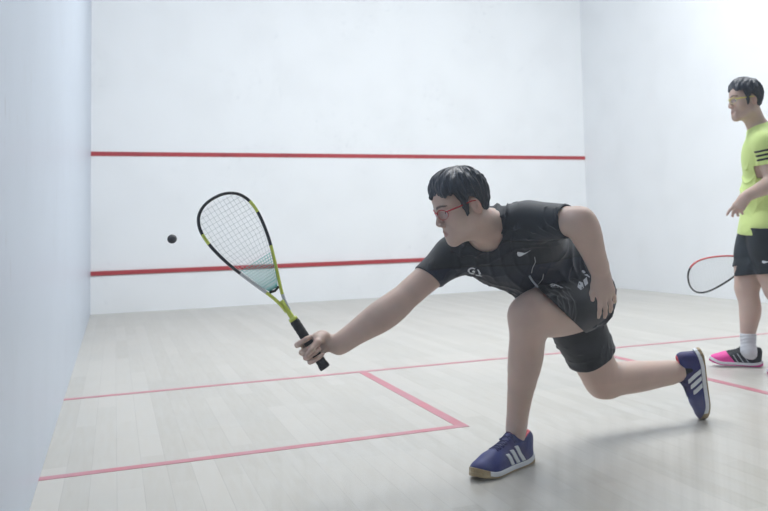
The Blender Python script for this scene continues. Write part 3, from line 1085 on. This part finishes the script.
    polys.append([(.016, .008), (.022, .006), (.030, -.008), (.026, -.016), (.021, -.012), (.022, -.006)])
    polys.append([(.010, -.014), (.030, -.017), (.034, -.021), (.012, -.019)])
    decal('crest', polys, V(472, 271, 2.8), X, Y, bs, M['print_white'], so)
    decal('swoosh', [[(-.024, .006), (-.014, .009), (.000, .006), (.026, -.006), (.006, -.002), (-.010, .000), (-.020, .002)]], V(556, 287, 2.8), X, Y, bh, M['print_white'], sh_o)
    # shattered white block print on the hip
    decal('hip_print', [[(-.034, -.030), (-.026, -.012), (-.012, -.018), (-.010, -.034), (-.022, -.040)],
                        [(-.010, -.010), (.004, .000), (.008, -.022), (-.004, -.030)],
                        [(-.006, .008), (.014, .010), (.016, -.004), (.006, .003)],
                        [(-.014, .020), (-.004, .030), (.004, .016), (-.006, .012)],
                        [(.004, .030), (.018, .022), (.016, .014), (.007, .015)]], V(585, 277, 2.9), X, Y, bh, M['print_grey'], sh_o)
    # drawstring
    P_ = Poly()
    def on(u, v, b=bh, off=.004):
        a = V(u, v, 2.0); d = nrm(V(u, v, 3) - a)
        best = None
        for bb in (bs, bh):
            h = bb.ray_cast(Vector(a), Vector(d))
            if h[0] is not None and (best is None or h[3] < best[1]): best = (np.array(h[0]), h[3])
        return best[0] - d * off if best else V(u, v, 3.1)
    P_.tube([on(534, 257), on(535, 262), on(532, 268), on(531, 273)], .0015, 6)
    P_.tube([on(543, 274), on(542, 279), on(538, 284), on(533, 288), on(528, 291), on(525, 295), on(524, 299)], .0018, 6)
    P_.build('drawstring', M['cord'], sh_o)
    P_ = Poly(); P_.tube([on(529, 276), on(532, 281), on(537, 287)], .0038, 8)
    P_.build('cord_end', M['print_grey'], sh_o)

    # ---- shoes
    mats = dict(upper=M['shoe_blue'], collar=M['coral'], stripe=M['print_white'], midsole=M['midsole'], outsole=M['gum'], lace=M['shoe_lace'])
    for nm, F in (('shoe', LF), ('shoe', RF)):
        e = bpy.data.objects.new('shoe', None); COL.objects.link(e); e.parent = root
        e.location = Vector(F.o) - root.location
        make_shoe(F, mats, e, (1, -1))
        # black ankle sock inside the shoe
        if F is RF:
            sk = Field([cone(RF.p(.072, 0, .060), RF.p(.080, 0, .100), .0335, .0385, k=.01)],
                       [hollow(.004), plane_cut(RF.p(0, 0, .101), RF.Z)], .006)
            v, f = nets(sk, .002, smooth=1)
            link('sock', mesh_np('sock', v, f), M['sock_black'], root)
    # ---- racket
    def seg(s):
        # 0 / 1 are the two arms at the throat, 0.5 the top of the head
        for lim, c in ((.09, 1), (.17, 2), (.27, 0), (.31, 1), (.66, 0), (.71, 1), (.80, 0), (.93, 1), (1.1, 2)):
            if s < lim: return c
    r = make_racket('squash_racket', butt, tip, Nf, dict(black=M['frame_black'], accent=M['frame_yellow'], light=M['frame_white'], collar=M['frame_yellow'], grip=M['grip'], string=M['string']), seg_colors=seg)
    tag(r, 'lime and black squash racket with teal strings near the throat, held out low', 'racket', 'squash rackets')
    return root


def head_extras(root, F, frame_mat, lens_mat, fringe=True, temple_mat=None):
    """eyes, hair and glasses"""
    for s in (1, -1):
        bm = bmesh.new()
        bmesh.ops.create_uvsphere(bm, u_segments=20, v_segments=14, radius=.0128 * F.s)
        # look along X
        rot = Matrix(((F.Z[0], F.Y[0], F.X[0]), (F.Z[1], F.Y[1], F.X[1]), (F.Z[2], F.Y[2], F.X[2])))
        for f_ in bm.faces:
            c = f_.calc_center_median().normalized()
            f_.material_index = 1 if c.z > .87 else 0
        for v in bm.verts: v.co = rot @ v.co + Vector(F.p(.0690, s * .032, -.001))
        me = bpy.data.meshes.new('eye'); bm.to_mesh(me); bm.free()
        link('eye', me, [M['eye_white'], M['iris']], root)
    # hair: cap around the skull, cut along the hairline
    H = [fell(F, -.004, 0, .046, .088, .081, .083, .02),
         fell(F, .036, 0, .090, .046, .062, .036, .03),
         fell(F, -.050, 0, .014, .036, .064, .066, .03),
         fell(F, .010, .05, .062, .075, .042, .052, .03), fell(F, .010, -.05, .062, .075, .042, .052, .03)]
    for s in (1, -1):
        H.append(fcone(F, (.022, s * .068, .02), (.018, s * .066, -.024), .013, .006, .012))      # sideburn
    if fringe:
        for y, x, z in ((.014, .092, .062), (-.006, .096, .056), (-.026, .090, .050)):
            H.append(fcone(F, (.050, y * .9, .088), (x, y, z), .018, .006, .014))
    rs = np.random.RandomState(5)
    def strands(P, d):
        q = F.loc(P)
        ang = np.arctan2(q[:, 1], q[:, 0] + .03); el = np.arctan2(q[:, 2] - .03, np.hypot(q[:, 0] + .03, q[:, 1]))
        n = np.sin(ang * 23 + np.sin(el * 5) * 2.2) * .5 + np.sin(ang * 41 + el * 6 + 1) * .35 + np.sin(ang * 11 + el * 9) * .4
        n = n + .4 * np.sin(ang * 67 + el * 14)
        n = n + .7 * np.sin(ang * 7 + 2 + el * 4) * np.sin(el * 7 + ang * 3)
        return d - .0036 * F.s * n
    def cut(P, d):
        x, y, z = F.loc(P).T
        # face opening: below the hairline in front
        line = np.where(x > .048, .054 + .010 * np.sin(np.abs(y) * 90) - (x - .048) * .1, 0)
        zz = np.interp(x, [-.12, -.062, -.040, -.022, -.010, .008, .012, .030, .034, .050, .13],
                          [-.058, -.058, -.046, .000, .032, .032, -.030, -.030, .030, .056, .050])
        zz = zz + .0035 * np.sin(y * 260) + .003 * np.sin(x * 300)
        return np.maximum(d, (zz - z) * F.s * .8)
    fld = Field(H, [strands, cut], .006)
    v, f = nets(fld, .0022, smooth=1)
    link('hair', mesh_np('hair', v, f), M['hair'], root)
    # glasses
    g = bpy.data.objects.new('glasses', None); COL.objects.link(g); g.parent = root
    g.location = Vector(F.p(.09, 0, 0)) - root.location
    P_ = Poly()
    for s in (1, -1):
        c = lambda a: F.p(.101 - .016 * ((.033 * 1 + .024 * math.cos(a)) / .057) ** 2 * 1.2, s * (.033 + .026 * math.cos(a)), -.004 + .017 * math.sin(a) * (1 if math.sin(a) > 0 else 1.0))
        P_.tube([c(a) for a in np.linspace(0, math.pi, 13)], .0015 * F.s, 6)
        P_.tube([c(a) for a in np.linspace(math.pi, 2 * math.pi, 13)], .0007 * F.s, 6)
        L_ = Poly()
        ring = [c(a) for a in np.linspace(0, 2 * math.pi, 25)[:-1]]
        cen = np.mean(ring, 0) + F.X * .003
        back = [p - F.X * .0012 for p in ring]; cb = cen - F.X * .0012
        n = len(ring)
        vs = ring + [cen] + back + [cb]
        fs = [(i, (i + 1) % n, n) for i in range(n)] + [(n + 1 + (i + 1) % n, n + 1 + i, 2 * n + 1) for i in range(n)]
        fs += [(i, n + 1 + i, n + 1 + (i + 1) % n, (i + 1) % n) for i in range(n)]
        L_.add(vs, fs)
        L_.build('lens', lens_mat, g)
        # temple arm to the ear
        P_.tube([F.p(.088, s * .059, .006), F.p(.070, s * .072, .008), F.p(.04, s * .078, .010), F.p(.0, s * .083, .014), F.p(-.018, s * .0835, .010), F.p(-.028, s * .083, -.006)],
                [.0016 * F.s, .0018 * F.s, .0018 * F.s, .0013 * F.s, .0010 * F.s, .0010 * F.s], 8, flat=F.Z, fl=1.4)
    P_.tube([F.p(.101, .008, .002), F.p(.106, 0, .006), F.p(.101, -.008, .002)], .0018 * F.s, 6)
    P_.build('frame', frame_mat, g)


# ================================================================== THE WAITING PLAYER
def build_waiting():
    root = empty('person', tuple(ray_ground(755, 366)))
    tag(root, 'man in neon yellow t-shirt and black shorts walking at right edge', 'person')
    pelv = V(762, 226, 5.06); neck = V(759, 127, 5.06)
    Ls = V(763, 142, 4.90); Rs = V(764, 143, 5.22)
    Le = V(773, 183, 4.90); Lw = V(746, 196, 4.78)
    Re = V(788, 188, 5.38); Rw = V(794, 226, 5.36)
    Rh = V(759, 228, 5.13); Lh = V(765, 228, 4.98)
    Rk = V(746, 289, 5.08); Ra = V(748, 350, 5.03)
    Lk = V(776, 291, 4.95); La = V(803, 348, 4.93)
    sp = nrm(neck - pelv); w = nrm(Ls - Rs); ch = nrm(np.cross(w, sp)); hp = nrm(Lh - Rh)
    yaw = math.radians(6); pit = math.radians(3)
    fx = camdir(-math.cos(yaw), -math.sin(pit), -math.sin(yaw))
    HF = Frame(V(746, 100, 5.02), fx, CU, 1.0)
    chest = pelv + (neck - pelv) * .66; waist = pelv + (neck - pelv) * .3
    body0 = [
        cone(pelv + hp * .06, pelv - hp * .06, .092, .092, k=.05),
        cone(pelv + sp * .06, waist, .105, .100, ch, .82, .06),
        cone(waist, chest, .100, .112, ch, .85, .06),
        cone(chest + w * .06, chest - w * .06, .090, .090, ch, .86, .06),
        cone(chest + w * .07 + sp * .08, chest - w * .07 + sp * .08, .080, .080, ch, .95, .06),
        cone(neck - sp * .02, Ls - w * .03, .050, .048, k=.05), cone(neck - sp * .02, Rs + w * .03, .050, .048, k=.05),
        cone(neck - sp * .02, HF.p(-.024, 0, -.055), .054, .050, k=.03),
        cone(neck + ch * .03, HF.p(.012, 0, -.075), .030, .032, k=.03)]
    body = head_prims(HF) + body0
    upL = limb(Ls, Le, [(0, .048), (.3, .043), (.6, .038), (.88, .034), (1, .032)])
    upR = limb(Rs, Re, [(0, .048), (.3, .043), (.6, .038), (1, .032)])
    body += upL + upR
    body += limb(Le, Lw, [(0, .032), (.16, .036), (.35, .034), (.6, .028), (.85, .023), (1, .021)])
    body += limb(Re, Rw, [(0, .034), (.2, .038), (.6, .030), (1, .0225)])
    bk = -ch
    body += limb(Rh, Rk, [(0, .086), (.3, .088, ch * .008), (.6, .075, ch * .012), (.88, .058), (1, .053)], k=.05)
    body += limb(Rk, Ra, [(0, .051), (.12, .048, bk * .008), (.30, .054, bk * .018), (.48, .048, bk * .012), (.7, .036), (.9, .030), (1, .030)], k=.03)
    body += limb(Lh, Lk, [(0, .086), (.3, .086), (.6, .075), (.88, .058), (1, .053)], k=.05)
    body.append(cone(Rk + ch * .018, Rk + ch * .014 - CU * .03, .036, .033, k=.03))
    # shoes
    heel = ray_ground(762, 366.5); tdir = np.array([-.80, .60, .055])
    RF = Frame(heel + np.array([0, 0, .001]), tdir, (0, 0, 1), 1.0)
    ltoe = ray_ground(768, 374)
    ldir = nrm(np.array([-.80, .60, -.18]))
    LF0 = Frame((0, 0, 0), ldir, (0, 0, 1), 1.0)
    LF = Frame(ltoe + np.array([0, 0, .002]) - LF0.p(.296, 0, .016), ldir, (0, 0, 1), 1.0)
    La = LF.p(.062, 0, .112)
    body += limb(Lk, La, [(0, .051), (.12, .048), (.30, .054, bk * .015), (.48, .048, bk * .010), (.7, .036), (.9, .030), (1, .030)], k=.03)
    for F, a in ((RF, Ra), (LF, La)):
        body += [cone(a, F.p(.060, 0, .062), .030, .029, k=.02), cone(F.p(.060, 0, .058), F.p(.040, 0, .036), .027, .022, k=.02),
                 cone(F.p(.060, 0, .050), F.p(.20, 0, .030), .025, .020, k=.02)]
    body += hand_prims(Lw, camdir(-.58, -.80, .05), camdir(-.40, .25, -.85), 1, [(14, 22, 16), (30, 34, 22), (38, 40, 24), (44, 42, 26)], spread=(8, 1, -5, -10), s=.92,
                       thumb=[(.018, .016, -.008), (.044, .030, -.022), (.068, .032, -.034), (.090, .026, -.044)])
    butt = V(800, 243, 5.40); tip = V(688, 281, 5.30)
    A = nrm(tip - butt); Hc = butt + A * .08
    Fh = nrm(Hc - Rw); Fh = nrm(Fh - A * (Fh @ A)); Nf = nrm(np.cross(A, Fh))
    if Nf @ CF > 0: Nf = -Nf
    h_ = lambda f, t, n: Hc + Fh * f + A * t + Nf * n
    body += [cone(Rw, h_(-.05, 0, -.020), .0225, .022, k=.02),
             cone(h_(-.050, .018, -.018), h_(.006, .030, -.028), .016, .011, k=.015),
             cone(h_(-.050, .004, -.018), h_(.006, .010, -.028), .016, .011, k=.015),
             cone(h_(-.050, -.010, -.018), h_(.004, -.012, -.028), .016, .011, k=.015),
             cone(h_(-.048, -.018, -.014), h_(.0, -.030, -.026), .014, .010, k=.015)]
    for t in (.030, .010, -.011, -.030):
        body += [cone(h_(.006, t, -.028), h_(.030, t, -.008), .009, .0085, k=.004), cone(h_(.030, t, -.008), h_(.024, t, .018), .0085, .008, k=.004),
                 cone(h_(.024, t, .018), h_(-.004, t, .025), .008, .007, k=.004)]
    body += [cone(h_(-.04, .02, 0), h_(-.012, .03, .026), .013, .011, k=.01), cone(h_(-.012, .03, .026), h_(.012, .036, .030), .011, .008, k=.004)]
    v, f = nets(Field(body, [], .01), .0036, smooth=1)
    me = mesh_np('body', v, f)
    ca = me.color_attributes.new('tint', 'FLOAT_COLOR', 'POINT')
    t = np.concatenate([head_tint(HF, v), np.ones((len(v), 1))], 1)
    ca.data.foreach_set('color', t.astype(np.float32).ravel())
    link('body', me, M['skin2'], root)
    head_extras(root, HF, M['glass_frame_yellow'], M['lens'])
    # shirt
    aL = nrm(Le - Ls); aR = nrm(Re - Rs); cL = Ls + aL * .125; cR = Rs + aR * .125
    trunk = body0[:7] + upL[:2] + upR[:2]
    S_ = [cone(pelv - sp * .03 + hp * .052, pelv - sp * .03 - hp * .052, .126, .126, k=.05), cone(pelv - sp * .06, waist, .138, .126, ch, .95, .05), cone(waist, chest, .120, .118, ch, .82, .06),
          cone(chest + w * .06, chest - w * .06, .100, .100, ch, .88, .06),
          cone(chest + w * .07 + sp * .08, chest - w * .07 + sp * .08, .084, .084, ch, .92, .06),
          cone(neck - sp * .02, Ls - w * .03, .058, .056, k=.05), cone(neck - sp * .02, Rs + w * .03, .058, .056, k=.05),
          cone(Ls - w * .01, Ls + aL * .150, .058, .060, k=.035), cone(Rs + w * .01, Rs + aR * .150, .058, .060, k=.035)]
    nh = cone(neck + ch * .01 - sp * .02, neck + ch * .03 + sp * .14, .064, .066, k=.002)
    def sl(Sh, a, c, sg):
        return lambda P, d: np.where((((P - chest) @ w) * sg > .115) & ((P - Sh) @ a > 0), np.maximum(d, (P - c) @ a), d)
    shirt = Field(S_, [folds(.011, [(sp + ch * .7, 45, .7), (ch + w * .4, 55, .5)], .03, 5), over(trunk + [cone(Lh, Lh + (Lk - Lh) * .3, .088, .088, k=.05), cone(Rh, Rh + (Rk - Rh) * .3, .088, .088, k=.05)], .009), hollow(.007), cutter(cL, aL, .085, .095, (chest, w, .122)), cutter(cR, aR, .085, .095, (chest, -w, .122)),
                       lambda P, d: np.maximum(d, -nh['fn'](P)), plane_cut(pelv - sp * .045, -sp)], .012)
    v, f = nets(shirt, .0036, smooth=1)
    so = link('t_shirt', mesh_np('t_shirt', v, f), M['neon'], root)
    # three dark bands round the near sleeve
    bs = bvh_of(so)
    for i in range(3):
        c = Ls + aL * (.045 + i * .024)
        u_ = nrm(np.cross(aL, CF)); 
        pts = []
        a0 = nrm(-CF - aL * ((-CF) @ aL)); b0 = np.cross(aL, a0)
        fr, bk_ = [], []
        for a in np.linspace(-1.5, 1.5, 25):
            d = a0 * math.cos(a) + b0 * math.sin(a)
            for lst, off in ((fr, -.0055), (bk_, .0055)):
                h = bs.ray_cast(Vector(c + aL * off + d * .3), Vector(-d))[0]
                lst.append((np.array(h) if h is not None else c + aL * off + d * .07) + d * .0015)
        P_ = Poly(); n = len(fr)
        inner = [p - nrm(p - c) * .002 for p in fr] + [p - nrm(p - c) * .002 for p in bk_]
        vs = fr + bk_ + inner
        fs = [(j, j + 1, n + j + 1, n + j) for j in range(n - 1)] + [(2 * n + j, 3 * n + j, 3 * n + j + 1, 2 * n + j + 1) for j in range(n - 1)]
        fs += [(j, 2 * n + j, 2 * n + j + 1, j + 1) for j in range(n - 1)] + [(n + j, n + j + 1, 3 * n + j + 1, 3 * n + j) for j in range(n - 1)]
        P_.add(vs, fs); P_.build('sleeve_stripe', M['black_stripe'], so)
    # shorts
    thL = nrm(Lk - Lh); thR = nrm(Rk - Rh)
    q1 = Lh + thL * .255; q2 = Rh + thR * .245
    def legcut(P, d):
        m = (P - pelv) @ hp
        d = np.where(m > 0, np.maximum(d, (P - q1) @ nrm(thL)), d)
        return np.where(m <= 0, np.maximum(d, (P - q2) @ nrm(thR + ch * -.15)), d)
    G = [cone(pelv + hp * .06 + sp * .05, pelv - hp * .06 + sp * .05, .100, .100, k=.04), cone(pelv + hp * .065, pelv - hp * .065, .106, .106, k=.05),
         cone(Lh, Lh + thL * .34, .104, .106, k=.04), cone(Rh, Rh + thR * .34, .104, .106, k=.04)]
    v, f = nets(Field(G, [folds(.010, [(hp + ch * .7, 55, .7), (thR, 40, .3)], .03, 6), over([body0[0]] + limb(Rh, Rk, [(0, .086), (.3, .088, ch * .008), (.6, .075, ch * .012)], k=.05) + limb(Lh, Lk, [(0, .086), (.3, .086), (.6, .075)], k=.05), .008), hollow(.007), legcut, plane_cut(pelv + sp * .0, sp)], .012), .0036, smooth=1)
    sh_o = link('shorts', mesh_np('shorts', v, f), M['shorts2'], root)
    bh = bvh_of(sh_o)
    decal('swoosh', [[(-.022, .001), (-.020, -.006), (-.015, -.009), (-.008, -.008), (.002, -.002), (.026, .015), (.004, .0035), (-.006, -.001), (-.012, -.002), (-.0165, .003), (-.020, .008)]],
          V(766, 262, 4.7), CR, CU, bh, M['print_white'], sh_o)
    # socks
    for F, a in ((RF, Ra), (LF, La)):
        lg = nrm(Rk - Ra) if F is RF else nrm(Lk - La)
        top = a + lg * .095
        sk = Field([cone(F.p(.058, 0, .060), a, .038, .043, k=.02), cone(a, top + lg * .02, .043, .049, k=.02)],
                   [folds(.003, [(np.array([0, 0, 1.]), 120, 1)], .02, 2), hollow(.005), plane_cut(top, lg)], .006)
        v, f = nets(sk, .0024, smooth=1)
        link('sock', mesh_np('sock', v, f), M['sock_white'], root)
    mats = dict(upper=M['shoe_black'], collar=M['pink'], stripe=M['print_grey'], midsole=M['midsole'], outsole=M['pink_sole'], lace=M['shoe_black'])
    for F in (RF, LF):
        e = bpy.data.objects.new('shoe', None); COL.objects.link(e); e.parent = root
        e.location = Vector(F.o) - root.location
        make_shoe(F, mats, e, (1, -1), pink=True)
    def seg(s):
        return 1 if .60 < s < .93 else 0
    r = make_racket('squash_racket', butt, tip, Nf, dict(black=M['frame_black'], accent=M['frame_red'], light=M['frame_white'], collar=M['frame_black'], grip=M['grip'], string=M['string']), teal=False, seg_colors=seg)
    tag(r, 'black and red squash racket hanging behind the leg of the man in yellow', 'racket', 'squash rackets')


build_player()
build_waiting()

# ------------------------------------------------------------------ ball in flight
bm = bmesh.new(); bmesh.ops.create_icosphere(bm, subdivisions=4, radius=.020)
c = V(172, 239, 3.8)
me = bpy.data.meshes.new('squash_ball'); bm.to_mesh(me); bm.free()
b = link('squash_ball', me, M['ball']); b.location = c
tag(b, 'small black rubber squash ball in mid-air left of the racket', 'ball')

# ------------------------------------------------------------------ light
def area(name, loc, size, sy, power, col=(1, 1, 1), rot=(0, 0, 0)):
    l = bpy.data.lights.new(name, 'AREA'); l.shape = 'RECTANGLE'; l.size = size; l.size_y = sy
    l.energy = power; l.color = col
    o = bpy.data.objects.new(name, l); o.location = loc; o.rotation_euler = rot; COL.objects.link(o)
    return o


for y, pw in ((1.2, 12), (3.2, 115), (5.0, 235), (6.8, 10)):
    for x in (1.7, 4.7):
        area('ceiling_lamp', (x, y, H_ - .06), 2.4, 1.3, pw, (.99, .995, 1.0))

area('fin_fill_light', (2.0, -.30, 2.35), 3.0, .15, 55, (.90, .95, 1.0))  # added light with no known source, brightens the fins reflected in the glass

wd = bpy.data.worlds.new('world'); scene.world = wd; wd.use_nodes = True
wd.node_tree.nodes['Background'].inputs[0].default_value = (.74, .84, 1.0, 1)
wd.node_tree.nodes['Background'].inputs[1].default_value = .38

# ------------------------------------------------------------------ camera
cam = bpy.data.cameras.new('camera'); co = bpy.data.objects.new('camera', cam); COL.objects.link(co)
m = Matrix(((CR[0], CU[0], -CF[0], CAM[0]), (CR[1], CU[1], -CF[1], CAM[1]), (CR[2], CU[2], -CF[2], CAM[2]), (0, 0, 0, 1)))
co.matrix_world = m
cam.sensor_width = 36; cam.lens = FPX / 768 * 36
cam.shift_x = -107.72 / 768; cam.shift_y = -85.25 / 768
cam.clip_start = .01
cam.dof.use_dof = True; cam.dof.focus_distance = 2.95; cam.dof.aperture_fstop = 5.0
scene.camera = co
scene.view_settings.view_transform = 'Standard'; scene.view_settings.look = 'None'
scene.view_settings.exposure = -0.86; scene.view_settings.gamma = 1
scene.view_settings.use_curve_mapping = False
scene.cycles.max_bounces = 10; scene.cycles.diffuse_bounces = 6; scene.cycles.transmission_bounces = 8
